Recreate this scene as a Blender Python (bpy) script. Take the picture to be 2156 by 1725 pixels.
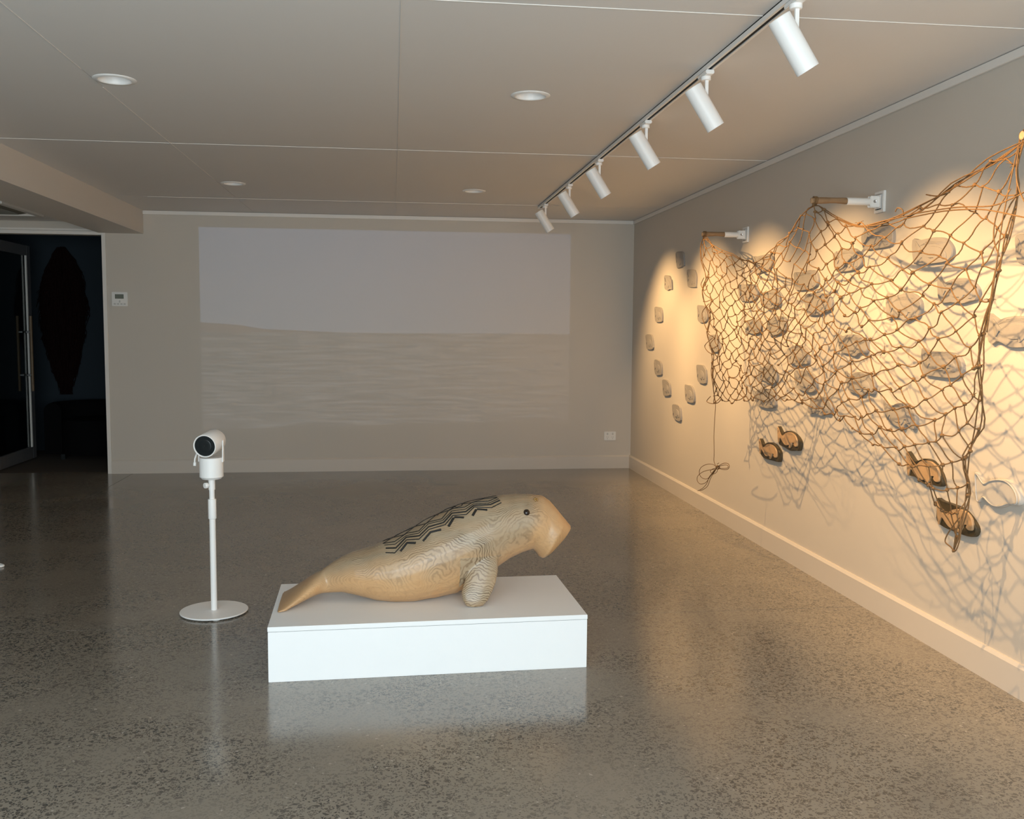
import bpy, bmesh, math, random
from mathutils import Vector, Matrix
from mathutils.bvhtree import BVHTree
random.seed(7)
PI = math.pi

# ------------------------------------------------------------------ camera, light, exposure
scene = bpy.context.scene
for o in list(bpy.data.objects): bpy.data.objects.remove(o)
C = scene.collection
H = 1.35                                     # eye height
F, CX, CY = 2012.76, 1078.0, 862.5           # focal length and centre in pixels of the 2156x1725 frame
YAW, PITCH, ROLL = .123371, .083682, .00699117
_f = Vector((math.sin(YAW)*math.cos(PITCH), math.cos(YAW)*math.cos(PITCH), -math.sin(PITCH)))
_r = Vector((math.cos(YAW), -math.sin(YAW), 0)); _u = _r.cross(_f)
RT = _r*math.cos(ROLL) + _u*math.sin(ROLL); UP = -_r*math.sin(ROLL) + _u*math.cos(ROLL); FW = _f
cam_d = bpy.data.cameras.new('camera'); cam = bpy.data.objects.new('camera', cam_d); C.objects.link(cam)
cam_d.sensor_width = 36; cam_d.lens = F/2156*36; cam_d.clip_start = .02
cam.matrix_world = Matrix(((RT.x, UP.x, -FW.x, 0), (RT.y, UP.y, -FW.y, 0), (RT.z, UP.z, -FW.z, H), (0, 0, 0, 1)))
scene.camera = cam
EYE = Vector((0, 0, H))
def ray(x, y): return FW + RT*((x-CX)/F) - UP*((y-CY)/F)
def on(x, y, axis, val):                      # the point where a pixel's ray meets a wall / floor / ceiling plane
    d = ray(x, y); return EYE + d*((val-EYE[axis])/d[axis])
def onplane(x, y, p0, n):
    d = ray(x, y); return EYE + d*((p0-EYE).dot(n)/d.dot(n))

w = bpy.data.worlds.new('world'); scene.world = w; w.use_nodes = True
w.node_tree.nodes['Background'].inputs[0].default_value = (.62, .78, 1, 1)
w.node_tree.nodes['Background'].inputs[1].default_value = .6
scene.view_settings.view_transform = 'Standard'; scene.view_settings.look = 'None'
scene.view_settings.exposure = 0; scene.view_settings.gamma = 1; scene.view_settings.use_curve_mapping = False

YREAR = -.6
def area(name, loc, rot, sx, sy, power, col):
    l = bpy.data.lights.new(name, 'AREA'); l.shape = 'RECTANGLE'; l.size = sx; l.size_y = sy; l.energy = power; l.color = col
    o = bpy.data.objects.new(name, l); C.objects.link(o); o.location = loc; o.rotation_euler = rot; return o
# daylight coming in through the open front of the gallery, behind the photographer
area('daylight', (-.35, YREAR-.14, 1.14), (PI/2-math.radians(24), 0, 0), 4.3, 2.0, 188, (.85, .965, 1))
SPOT_W, SPOT_COL = 124, (1, .61, .26)

# ------------------------------------------------------------------ helpers
def obj(name, me, mat=None, parent=None):
    o = bpy.data.objects.new(name, me); C.objects.link(o)
    if mat: me.materials.clear(); me.materials.append(mat)
    if parent: o.parent = parent
    return o
def mesh(V, Fc, smooth=False):
    me = bpy.data.meshes.new('m'); me.from_pydata([tuple(v) for v in V], [], Fc); me.update()
    if smooth:
        for p in me.polygons: p.use_smooth = True
    return me
def tag(o, label, cat, group=None):
    o['label'] = label; o['category'] = cat
    if group: o['group'] = group
    return o
def thing(name, label, cat, loc=(0, 0, 0), group=None, rotz=0):
    o = bpy.data.objects.new(name, None); C.objects.link(o); o.location = loc; o.rotation_euler = (0, 0, rotz)
    o.empty_display_size = .05
    return tag(o, label, cat, group)
def struct(o): o['kind'] = 'structure'; return o
class MB:
    def __init__(s): s.V = []; s.F = []
    def add(s, V, Fc):
        b = len(s.V); s.V += [Vector(v) for v in V]; s.F += [[i+b for i in f] for f in Fc]; return s
    def box(s, x0, x1, y0, y1, z0, z1):
        return s.add([(x0,y0,z0),(x1,y0,z0),(x1,y1,z0),(x0,y1,z0),(x0,y0,z1),(x1,y0,z1),(x1,y1,z1),(x0,y1,z1)],
                     [(0,3,2,1),(4,5,6,7),(0,1,5,4),(1,2,6,5),(2,3,7,6),(3,0,4,7)])
    def tube(s, pts, r, n=6, cap=True):
        pts = [Vector(p) for p in pts]; rings = []; a = None
        for i, p in enumerate(pts):
            t = (pts[min(i+1, len(pts)-1)] - pts[max(i-1, 0)])
            t = t.normalized() if t.length > 1e-9 else Vector((0, 0, 1))
            if a is None: a = t.orthogonal().normalized()
            a = (a - t*a.dot(t)); a = a.normalized() if a.length > 1e-6 else t.orthogonal().normalized()
            b = t.cross(a); rr = r[i] if isinstance(r, (list, tuple)) else r
            rings.append([p + a*(rr*math.cos(2*PI*k/n)) + b*(rr*math.sin(2*PI*k/n)) for k in range(n)])
        V = [v for R in rings for v in R]; Fc = []
        for i in range(len(rings)-1):
            for k in range(n): Fc.append((i*n+k, i*n+(k+1) % n, (i+1)*n+(k+1) % n, (i+1)*n+k))
        if cap: Fc.append(tuple(range(n-1, -1, -1))); Fc.append(tuple((len(rings)-1)*n+k for k in range(n)))
        return s.add(V, Fc)
    def lathe(s, prof, n=32, M=None):          # prof: (radius, z); revolved around z, then moved by M
        V = []; Fc = []; m = len(prof)
        for r, z in prof:
            for k in range(n): V.append(Vector((r*math.cos(2*PI*k/n), r*math.sin(2*PI*k/n), z)))
        for i in range(m-1):
            for k in range(n): Fc.append((i*n+k, i*n+(k+1) % n, (i+1)*n+(k+1) % n, (i+1)*n+k))
        if M is not None: V = [M @ v for v in V]
        return s.add(V, Fc)
    def build(s, name, mat, parent=None, smooth=False, bevel=0, auto=False):
        me = mesh(s.V, s.F, smooth)
        bm = bmesh.new(); bm.from_mesh(me); bmesh.ops.recalc_face_normals(bm, faces=bm.faces)
        if bevel: bmesh.ops.bevel(bm, geom=list(bm.edges), offset=bevel, segments=2, affect='EDGES')
        bm.to_mesh(me); bm.free()
        if auto:
            for p in me.polygons: p.use_smooth = True
            me.set_sharp_from_angle(angle=math.radians(38))
        return obj(name, me, mat, parent)
def frame(origin, zdir, xhint=(1, 0, 0)):
    z = Vector(zdir).normalized(); x = Vector(xhint); x = (x - z*x.dot(z)).normalized(); y = z.cross(x)
    return Matrix(((x.x, y.x, z.x, origin[0]), (x.y, y.y, z.y, origin[1]), (x.z, y.z, z.z, origin[2]), (0, 0, 0, 1)))
def catmull(P, n=4, closed=False):
    P = [Vector(p) for p in P]; out = []; m = len(P)
    for i in range(m if closed else m-1):
        if closed: a, b, c, d = P[(i-1) % m], P[i], P[(i+1) % m], P[(i+2) % m]
        else: a, b, c, d = P[max(i-1, 0)], P[i], P[i+1], P[min(i+2, m-1)]
        for k in range(n):
            t = k/n; out.append(.5*((2*b)+(c-a)*t+(2*a-5*b+4*c-d)*t*t+(3*b-a-3*c+d)*t**3))
    if not closed: out.append(P[-1])
    return out
def copy_tree(o, parent=None):
    c = o.copy(); C.objects.link(c); c.parent = parent
    for ch in [x for x in C.objects if x.parent == o]: copy_tree(ch, c)
    return c

# ------------------------------------------------------------------ materials
class NT:
    def __init__(s, name):
        s.m = bpy.data.materials.new(name); s.m.use_nodes = True; s.t = s.m.node_tree
        s.b = s.t.nodes['Principled BSDF']
    def n(s, typ, **kw):
        nd = s.t.nodes.new(typ)
        for k, v in kw.items():
            if k.startswith('i_'): nd.inputs[k[2:].replace('_', ' ')].default_value = v
            else: setattr(nd, k, v)
        return nd
    def l(s, a, b): s.t.links.new(a, b)
    def math(s, op, a, b=None, c=None, clamp=False):
        nd = s.n('ShaderNodeMath', operation=op, use_clamp=clamp)
        for i, v in enumerate((a, b, c)):
            if v is None: continue
            if isinstance(v, (int, float)): nd.inputs[i].default_value = v
            else: s.l(v, nd.inputs[i])
        return nd.outputs[0]
    def mix(s, fac, a, b, typ='MIX'):
        nd = s.n('ShaderNodeMix', data_type='RGBA', blend_type=typ)
        for i, v in ((0, fac), (6, a), (7, b)):
            if isinstance(v, (int, float)): nd.inputs[i].default_value = v
            elif isinstance(v, tuple): nd.inputs[i].default_value = v if len(v) == 4 else v+(1,)
            else: s.l(v, nd.inputs[i])
        return nd.outputs[2]
    def ramp(s, fac, stops):
        nd = s.n('ShaderNodeValToRGB'); e = nd.color_ramp.elements
        while len(e) < len(stops): e.new(.5)
        for i, (p, c) in enumerate(stops): e[i].position = p; e[i].color = (c, c, c, 1) if isinstance(c, (int, float)) else c+(1,)
        s.l(fac, nd.inputs[0]); return nd.outputs[0]
    def noise(s, vec, scale, detail=2, rough=.5, dist=0):
        nd = s.n('ShaderNodeTexNoise'); nd.inputs['Scale'].default_value = scale; nd.inputs['Detail'].default_value = detail
        nd.inputs['Roughness'].default_value = rough; nd.inputs['Distortion'].default_value = dist
        if vec is not None: s.l(vec, nd.inputs['Vector'])
        return nd.outputs[0]
    def coord(s, k='Object'): return s.n('ShaderNodeTexCoord').outputs[k]
    def pos(s): return s.n('ShaderNodeNewGeometry').outputs['Position']
    def bump(s, h, strength=.2, dist=.01):
        nd = s.n('ShaderNodeBump'); nd.inputs['Strength'].default_value = strength; nd.inputs['Distance'].default_value = dist
        s.l(h, nd.inputs['Height']); s.l(nd.outputs[0], s.b.inputs['Normal'])
def plain(name, col, rough=.5, metal=0, var=.06, scale=8, bump=0, bscale=120, spec=None):
    t = NT(name); p = t.pos()
    v = t.noise(p, scale, 3)
    c2 = tuple(min(1, c*(1+var)) for c in col); c1 = tuple(c*(1-var) for c in col)
    t.l(t.mix(v, c1, c2), t.b.inputs['Base Color'])
    t.b.inputs['Roughness'].default_value = rough; t.b.inputs['Metallic'].default_value = metal
    if spec is not None: t.b.inputs['Specular IOR Level'].default_value = spec
    if bump: t.bump(t.noise(p, bscale, 2), bump, .002)
    return t.m
M = {}
M['wall'] = plain('wall_paint', (.60, .55, .485), .65, bump=.12, bscale=260, var=.015, scale=2)
M['ceiling'] = plain('ceiling_paint', (.75, .735, .715), .7, var=.015, scale=1.5)
M['trim'] = plain('trim_paint', (.80, .76, .71), .42, var=.01)
M['skirting'] = plain('skirting_paint', (.63, .575, .51), .4, var=.01)
M['beam'] = plain('beam_paint', (.69, .65, .60), .65, var=.015, scale=2)
M['white'] = plain('white_laminate', (.86, .87, .87), .38, var=.012, scale=14)
M['whitemetal'] = plain('white_powder_coat', (.90, .89, .87), .4, var=.01)
M['plastic'] = plain('white_plastic', (.80, .79, .76), .35, var=.01)
M['black'] = plain('black_plastic', (.012, .016, .018), .22)
M['darkgap'] = plain('dark_gap', (.02, .018, .016), .8)
M['alu'] = plain('anodised_aluminium', (.36, .36, .37), .4, .7, var=.03)
M['screen'] = plain('lcd_screen', (.16, .18, .15), .25)
M['button'] = plain('grey_button', (.55, .55, .53), .5)
M['blue'] = plain('dark_blue_wall', (.012, .022, .032), .8)
M['sofa'] = plain('black_fabric', (.004, .004, .0045), .95, spec=.1)
M['carpet'] = plain('brown_carpet', (.075, .055, .04), .95, var=.25, scale=90)
M['fibre'] = plain('brown_fibre', (.010, .0035, .003), .9, var=.4, scale=30, spec=.1)
M['handlewood'] = plain('handle_timber', (.17, .11, .06), .5, var=.2, scale=20)
M['eye'] = plain('black_eye_bead', (.02, .012, .008), .12)
M['burn'] = plain('burnt_black_groove', (.012, .011, .010), .6)
M['brass'] = plain('brass_wire', (.55, .36, .14), .35, .9)
M['chrome'] = plain('steel_screw', (.6, .6, .6), .25, 1)
M['clay'] = plain('grey_clay', (.33, .305, .28), .75, var=.10, scale=22, bump=.25, bscale=90)
M['whiteclay'] = plain('pale_clay', (.50, .47, .43), .7, var=.05, scale=22, bump=.2, bscale=90)
M['burntboard'] = plain('burnt_board', (.055, .042, .022), .45, var=.4, scale=60)
M['ply'] = plain('pale_timber_figure', (.46, .30, .165), .45, var=.22, scale=26)
M['cassette'] = plain('beige_grille', (.20, .185, .15), .5)
def mat_cord():
    t = NT('sisal_cord'); p = t.pos()
    n = t.noise(p, 340, 3); big = t.noise(p, 9, 2)
    t.l(t.mix(n, (.09, .045, .016), t.mix(big, (.22, .115, .042), (.32, .185, .075))), t.b.inputs['Base Color'])
    t.b.inputs['Roughness'].default_value = .8; t.bump(n, .6, .003); return t.m
M['cord'] = mat_cord()
def mat_bark():
    t = NT('branch_bark'); p = t.pos(); s = t.n('ShaderNodeMapping'); s.inputs['Scale'].default_value = (14, 90, 90); t.l(p, s.inputs[0])
    n = t.noise(s.outputs[0], 1, 4, .6)
    t.l(t.mix(n, (.10, .055, .025), (.40, .25, .13)), t.b.inputs['Base Color']); t.b.inputs['Roughness'].default_value = .75; t.bump(n, .5, .004); return t.m
M['bark'] = mat_bark()
M['cutwood'] = plain('cut_branch_end', (.55, .36, .20), .7, var=.15, scale=60)
def mat_floor():
    t = NT('polished_concrete'); p = t.pos()
    wob = t.n('ShaderNodeVectorMath', operation='ADD'); t.l(p, wob.inputs[0])
    nz = t.n('ShaderNodeTexNoise'); nz.inputs['Scale'].default_value = 42; nz.inputs['Detail'].default_value = 2; t.l(p, nz.inputs['Vector'])
    sc = t.n('ShaderNodeVectorMath', operation='SCALE'); t.l(nz.outputs[1], sc.inputs[0]); sc.inputs[3].default_value = .018; t.l(sc.outputs[0], wob.inputs[1])
    def stones(scale, lo, hi):
        v = t.n('ShaderNodeTexVoronoi', feature='F1'); v.inputs['Scale'].default_value = scale; v.inputs['Randomness'].default_value = 1; t.l(wob.outputs[0], v.inputs['Vector'])
        e = t.n('ShaderNodeTexVoronoi', feature='DISTANCE_TO_EDGE'); e.inputs['Scale'].default_value = scale; e.inputs['Randomness'].default_value = 1; t.l(wob.outputs[0], e.inputs['Vector'])
        sep = t.n('ShaderNodeSeparateColor'); t.l(v.outputs['Color'], sep.inputs[0])
        inside = t.math('GREATER_THAN', e.outputs[0], .11)
        return t.math('MULTIPLY', inside, t.ramp(sep.outputs[0], [(lo, 0), (hi, 1)])), sep
    patch = t.noise(p, .9, 3, .55); patch2 = t.noise(p, 2.7, 2, .5)
    expo = t.ramp(t.math('ADD', t.math('MULTIPLY', patch, .6), t.math('MULTIPLY', patch2, .4)), [(.40, .22), (.56, 1)])
    s1, sepa = stones(132, .50, .53); s2, _ = stones(66, .82, .84)
    dark = t.math('MULTIPLY', t.math('MAXIMUM', s1, s2), expo)
    fine = t.noise(p, 420, 2)
    base = t.mix(t.noise(p, 1.6, 4, .6), (.235, .205, .165), (.315, .280, .230))
    base = t.mix(t.math('MULTIPLY', fine, .35), base, (.15, .13, .105))
    stonec = t.mix(sepa.outputs[1], (.040, .040, .040), (.10, .088, .072))
    col = t.mix(t.math('MULTIPLY', dark, .95), base, stonec)
    w1, sw = stones(120, .990, .992)
    col = t.mix(t.math('MULTIPLY', w1, .6), col, (.5, .46, .4))
    t.l(col, t.b.inputs['Base Color'])
    r = t.ramp(t.noise(p, 1.1, 3), [(.3, .12), (.7, .21)])
    t.l(r, t.b.inputs['Roughness']); t.b.inputs['IOR'].default_value = 1.62
    t.bump(t.noise(p, 30, 2), .015, .004)
    return t.m
M['floor'] = mat_floor()
def mat_filler():
    t = NT('joint_filler'); p = t.pos(); n = t.noise(p, 26, 4, .7)
    t.l(t.ramp(n, [(.5, (.05, .045, .04)), (.62, (.5, .47, .43))]), t.b.inputs['Base Color']); t.b.inputs['Roughness'].default_value = .6; return t.m
M['filler'] = mat_filler()
def mat_dugong():
    t = NT('carved_oak'); p = t.coord('Object')
    sep = t.n('ShaderNodeSeparateXYZ'); t.l(p, sep.inputs[0])
    n1 = t.noise(p, 3.2, 2, .45); n2 = t.noise(p, 11, 3, .55); n3 = t.noise(p, 70, 2)
    ph = t.math('ADD', t.math('ADD', t.math('MULTIPLY', sep.outputs[1], 130), t.math('MULTIPLY', n1, 38)), t.math('ADD', t.math('MULTIPLY', n2, 7.0), t.math('MULTIPLY', sep.outputs[2], 55)))
    g = t.math('SINE', t.math('MULTIPLY', ph, 6.283))
    g2 = t.math('SINE', t.math('MULTIPLY', ph, .55))
    line = t.ramp(t.math('ADD', t.math('MULTIPLY', g, .5), .5), [(.42, 0), (.95, 1)])
    # pale heartwood low on the flank, grey zebra-grained sapwood along the back: the timber's own colours
    up = t.ramp(t.math('ADD', sep.outputs[2], t.math('ADD', t.math('MULTIPLY', n1, .30), t.math('MULTIPLY', sep.outputs[0], -.20))), [(.27, 0), (.37, 1)])
    flip = t.ramp(t.math('ADD', sep.outputs[1], t.math('MULTIPLY', n2, .02)), [(.0, 1), (.001, 1)])
    head = t.ramp(t.math('ADD', sep.outputs[0], t.math('MULTIPLY', n1, .12)), [(.475, 0), (.53, 1)])
    tail = t.ramp(t.math('ADD', sep.outputs[0], t.math('MULTIPLY', n2, .06)), [(-.36 + 1, 0), (-.30 + 1, 1)])
    ora = t.mix(n2, (.50, .275, .12), (.64, .40, .20))
    blot = t.ramp(t.noise(p, 5.5, 2), [(.62, 0), (.74, 1)])
    ora = t.mix(t.math('MULTIPLY', blot, .7), ora, (.58, .26, .085))
    gry = t.mix(n2, (.31, .235, .15), (.44, .345, .23))
    fore = t.n('ShaderNodeMath', operation='GREATER_THAN'); t.l(sep.outputs[0], fore.inputs[0]); fore.inputs[1].default_value = .19
    paddle = t.math('MULTIPLY', t.math('GREATER_THAN', t.math('ADD', t.math('ABSOLUTE', sep.outputs[1]), t.math('MULTIPLY', n2, .03)), .118), t.math('MULTIPLY', t.math('GREATER_THAN', sep.outputs[0], .13), t.math('LESS_THAN', sep.outputs[2], .20)))
    zone = t.math('SUBTRACT', t.math('MAXIMUM', up, paddle), t.math('MULTIPLY', head, .8), clamp=True)
    base = t.mix(zone, ora, gry)
    k = t.math('MULTIPLY', t.math('ADD', t.math('MULTIPLY', zone, .75), .13), t.ramp(t.noise(p, 8, 3), [(.36, .25), (.58, 1)]))
    base = t.mix(t.math('MULTIPLY', line, k), base, (.11, .065, .032))
    base = t.mix(t.math('MULTIPLY', t.math('ADD', t.math('MULTIPLY', g2, .5), .5), .22), base, (.47, .28, .135))
    base = t.mix(t.math('MULTIPLY', t.ramp(n3, [(.62, 0), (.72, 1)]), .25), base, (.22, .13, .06))
    t.l(base, t.b.inputs['Base Color']); t.b.inputs['Roughness'].default_value = .36
    t.b.inputs['Coat Weight'].default_value = .15; t.b.inputs['Coat Roughness'].default_value = .25
    t.bump(line, .06, .003); return t.m
M['dugong'] = mat_dugong()
def mat_glass():
    t = NT('door_glass'); t.b.inputs['Base Color'].default_value = (.55, .62, .6, 1); t.b.inputs['Transmission Weight'].default_value = 1
    t.b.inputs['Roughness'].default_value = .02; t.b.inputs['IOR'].default_value = 1.45; return t.m
M['glass'] = mat_glass()
def mat_lens():
    t = NT('lamp_lens'); t.b.inputs['Base Color'].default_value = (.9, .85, .75, 1); t.b.inputs['Emission Color'].default_value = (1, .72, .4, 1); t.b.inputs['Emission Strength'].default_value = 4; return t.m
M['lens'] = mat_lens()

# ------------------------------------------------------------------ the room
XR, YB, ZC = 2.304, 9.108, 2.40
XL = -5.2
BX0, BX1, BZ = -2.63, -2.246, 2.19            # ceiling beam
OX0, OX1, OZ = -3.72, -2.61, 2.172            # doorway in the far wall
LZ = 2.285                                    # lower ceiling left of the beam
JX, JY = -2.39, 4.365                         # saw cuts in the slab
fl = struct(MB().box(XL, XR+.1, YREAR-.1, YB+.1, -.12, -.02).build('floor', M['darkgap']))
g = .0022
for x0, x1 in ((XL, JX-g), (JX+g, XR+.1)):
    for y0, y1 in ((YREAR-.1, JY-g), (JY+g, YB+.1)):
        MB().box(x0, x1, y0, y1, -.02, 0).build('concrete_slab', M['floor'], fl)
MB().box(JX+g, -.40, JY-g, JY+g, -.02, -.0006).build('joint_filler', M['filler'], fl)
MB().box(JX-g, JX+g, 0, YB, -.02, -.003).build('joint_filler', M['darkgap'], fl)

struct(MB().box(XR, XR+.1, YREAR-.1, YB+.1, 0, ZC+.1).build('wall_right', M['wall']))
wb = MB().box(OX1, XR, YB, YB+.1, 0, ZC+.1).box(XL, OX0, YB, YB+.1, 0, ZC+.1).box(OX0, OX1, YB, YB+.1, OZ, ZC+.1)
struct(wb.build('wall_back', M['wall']))
struct(MB().box(XL-.1, XL, YREAR-.1, YB+2.1, 0, ZC+.1).build('wall_left', M['wall']))
wf = MB().box(XL, -2.6, YREAR-.1, YREAR, 0, ZC+.1).box(1.9, XR, YREAR-.1, YREAR, 0, ZC+.1).box(-2.6, 1.9, YREAR-.1, YREAR, 2.2, ZC+.1)
struct(wf.build('wall_front', M['wall']))
struct(MB().box(BX0, BX1, YREAR, YB, BZ, ZC+.1).build('ceiling_beam', M['beam']))
struct(MB().box(XL, BX0, YREAR, YB, LZ, LZ+.1).build('ceiling_side', M['ceiling']))

ce = struct(MB().box(BX1, XR, YREAR, YB, ZC+.11, ZC+.15).build('ceiling', M['ceiling']))
DL = [on(241, 167, 2, ZC), on(1117, 201, 2, ZC), on(491, 386, 2, ZC), on(998, 402, 2, ZC)]
sx = [BX1, -1.265, .028, XR]; sy = [YREAR, .55, 3.165, 5.778, 8.145, YB]
def hole_poly(x0, x1, y0, y1, holes, z, t):
    bm = bmesh.new()
    def loop(pts):
        vs = [bm.verts.new((p[0], p[1], z)) for p in pts]
        return [bm.edges.new((vs[i], vs[(i+1) % len(vs)])) for i in range(len(vs))]
    es = loop([(x0, y0), (x1, y0), (x1, y1), (x0, y1)])
    for h in holes: es += loop([(h[0]+h[2]*math.cos(-2*PI*k/40), h[1]+h[2]*math.sin(-2*PI*k/40)) for k in range(40)])
    bmesh.ops.triangle_fill(bm, use_beauty=True, edges=es, normal=(0, 0, -1))
    r = bmesh.ops.extrude_face_region(bm, geom=list(bm.faces))
    bmesh.ops.translate(bm, verts=[v for v in r['geom'] if isinstance(v, bmesh.types.BMVert)], vec=(0, 0, t))
    bmesh.ops.recalc_face_normals(bm, faces=bm.faces)
    me = bpy.data.meshes.new('panel'); bm.to_mesh(me); bm.free(); return me
gg = .0015
for i in range(3):
    for j in range(5):
        x0, x1, y0, y1 = sx[i]+gg*(i > 0), sx[i+1]-gg*(i < 2), sy[j]+gg*(j > 0), sy[j+1]-gg*(j < 4)
        hs = []
        for d in DL:
            # a downlight close to a joint is cut out of the panel it mostly sits in
            if x0 < d.x < x1 and y0 < d.y < y1:
                hs.append((min(max(d.x, x0+.078), x1-.078), d.y, .072))
        obj('ceiling_panel', hole_poly(x0, x1, y0, y1, hs, ZC, .012), M['ceiling'], ce)
def strip(x0, x1, y0, y1): MB().box(x0, x1, y0, y1, ZC-.0022, ZC+.002).build('joint_strip', M['trim'], ce)
strip(-1.97, 1.22, 8.142, 8.148); strip(BX1, XR, 5.7773, 5.7787); strip(BX1, XR, 3.1635, 3.1665)
strip(.0265, .0295, YREAR, YB); strip(-1.2665, -1.2635, YREAR, 4.20); strip(-1.2665, -1.2635, 4.50, 7.15)
# cornice and skirting
def cornice(name, a):
    return struct(MB().box(*a).build(name, M['trim'], bevel=.002))
cornice('trim_1', (BX1, XR-.014, YB-.016, YB, ZC-.036, ZC-.003))
cornice('trim_2', (XR-.014, XR, YREAR, YB-.0, ZC-.036, ZC-.003))
def skirting(name, x0, x1, y0, y1, along):
    h, t = .128, .016; m = MB()
    if along == 'y':
        pr = [(x1, 0), (x0, 0), (x0, h-.014), (x0+.009, h), (x1, h)]
        m.add([(p, y0, z) for p, z in pr]+[(p, y1, z) for p, z in pr], [(i, (i+1) % 5, 5+(i+1) % 5, 5+i) for i in range(5)]+[(4, 3, 2, 1, 0), (5, 6, 7, 8, 9)])
    else:
        pr = [(y1, 0), (y0, 0), (y0, h-.014), (y0+.009, h), (y1, h)]
        m.add([(x0, p, z) for p, z in pr]+[(x1, p, z) for p, z in pr], [(i, (i+1) % 5, 5+(i+1) % 5, 5+i) for i in range(5)]+[(4, 3, 2, 1, 0), (5, 6, 7, 8, 9)])
    return struct(m.build(name, M['skirting']))
skirting('baseboard_right', XR-.016, XR, YREAR, YB, 'y')
skirting('baseboard_back', OX1+.034, XR-.016, YB-.016, YB, 'x')
# doorway trim
dt = struct(MB().box(OX1, OX1+.034, YB-.014, YB, 0, OZ+.036).build('trim_3', M['trim'], bevel=.002))
struct(MB().box(OX0, OX1, YB-.020, YB-.0, OZ, OZ+.030).build('trim_4', M['trim'], bevel=.002))
struct(MB().box(OX0-.04, BX0, YB-.012, YB, OZ+.034, OZ+.052).build('trim_5', M['trim']))

# dark room beyond the doorway
DY = 10.9
struct(MB().box(XL, -2.0, YB+.1, DY+.1, -.1, 0).build('floor_carpet', M['carpet']))
struct(MB().box(XL, -2.0, DY, DY+.1, 0, ZC+.1).build('wall_dark_back', M['blue']))
struct(MB().box(-2.1, -2.0, YB+.1, DY, 0, ZC+.1).build('wall_dark_right', M['blue']))
struct(MB().box(XL, -2.0, YB+.1, DY, ZC, ZC+.1).build('ceiling_dark', M['blue']))

# glazed door, swung open into the dark room
dx, d0, d1, dz = -3.655, 9.23, 10.245, 2.15
door = bpy.data.objects.new('door_1', None); C.objects.link(door); struct(door); door.location = (dx, d0, 0)
def dbox(name, y0, y1, z0, z1, mat, x0=-.022, x1=.022, par=door, bev=.002): return MB().box(x0, x1, y0-d0, y1-d0, z0, z1).build(name, mat, par, bevel=bev)
dbox('stile', d0, d0+.09, .012, dz, M['alu']); dbox('stile', d1-.09, d1, .012, dz, M['alu'])
dbox('rail', d0+.09, d1-.09, .012, .13, M['alu']); dbox('rail', d0+.09, d1-.09, dz-.10, dz, M['alu'])
dbox('glass_pane', d0+.085, d1-.085, .125, dz-.095, M['glass'], -.004, .004, bev=0)
for k in (.094, .112): dbox('glazing_bead', d1-k-.006, d1-k, .13, dz-.10, M['trim'], .012, .024, bev=0)
for s in (-1, 1):
    h = MB().tube([(s*.065, d1-.16-d0, .70), (s*.065, d1-.16-d0, 1.45)], .014, 12).build('pull_handle', M['handlewood'], door, auto=True)
    for z in (.86, 1.29): MB().tube([(s*.02, d1-.16-d0, z), (s*.065, d1-.16-d0, z)], .011, 10).build('standoff', M['alu'], h, auto=True)

# shaggy fibre cloak on the dark wall
hc = on(129, 668, 1, DY-.10)
top, bot = on(125, 518, 1, DY-.10).z, on(140, 822, 1, DY-.10).z
cl = thing('fibre_hanging', 'long shaggy dark brown fibre piece hanging on the blue wall beyond the doorway', 'wall hanging', (hc.x, DY, bot))
m = MB(); hh = top-bot
prof = [(0, .02), (.08, .07), (.2, .13), (.4, .20), (.6, .215), (.8, .175), (.92, .10), (1, .03)]
for s in range(900):
    a = random.uniform(-PI/2, PI/2); z0 = random.random()**.8
    def rad(t):
        for (ta, ra), (tb, rb) in zip(prof, prof[1:]):
            if ta <= t <= tb: return ra+(rb-ra)*(t-ta)/(tb-ta)
        return .03
    ln = random.uniform(.12, .30); pts = []
    for q in range(4):
        t = max(-.03, z0-ln*q/3); r = rad(t)*random.uniform(.85, 1.12)+(.012*q if random.random() < .5 else -.004)+random.uniform(-.006, .012)
        pts.append((r*math.sin(a)+random.uniform(-.008, .008), -.02-.10*math.cos(a)*r/.25+random.uniform(-.008, .004), t*hh))
    m.tube(pts, [.006, .006, .004, .002], 4)
o = m.build('fibre_strands', M['fibre'], cl); o['kind'] = 'stuff'
m = MB(); V = []; Fc = []
ns = 16
for i, (t, r) in enumerate(prof):
    for k in range(ns+1):
        a = -PI/2+PI*k/ns; V.append((r*math.sin(a)*.84, -.09*math.cos(a)*r/.25, t*hh))
for i in range(len(prof)-1):
    for k in range(ns): Fc.append((i*(ns+1)+k, i*(ns+1)+k+1, (i+1)*(ns+1)+k+1, (i+1)*(ns+1)+k))
m.add(V, Fc).build('fibre_backing', M['fibre'], cl, smooth=True)
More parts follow.
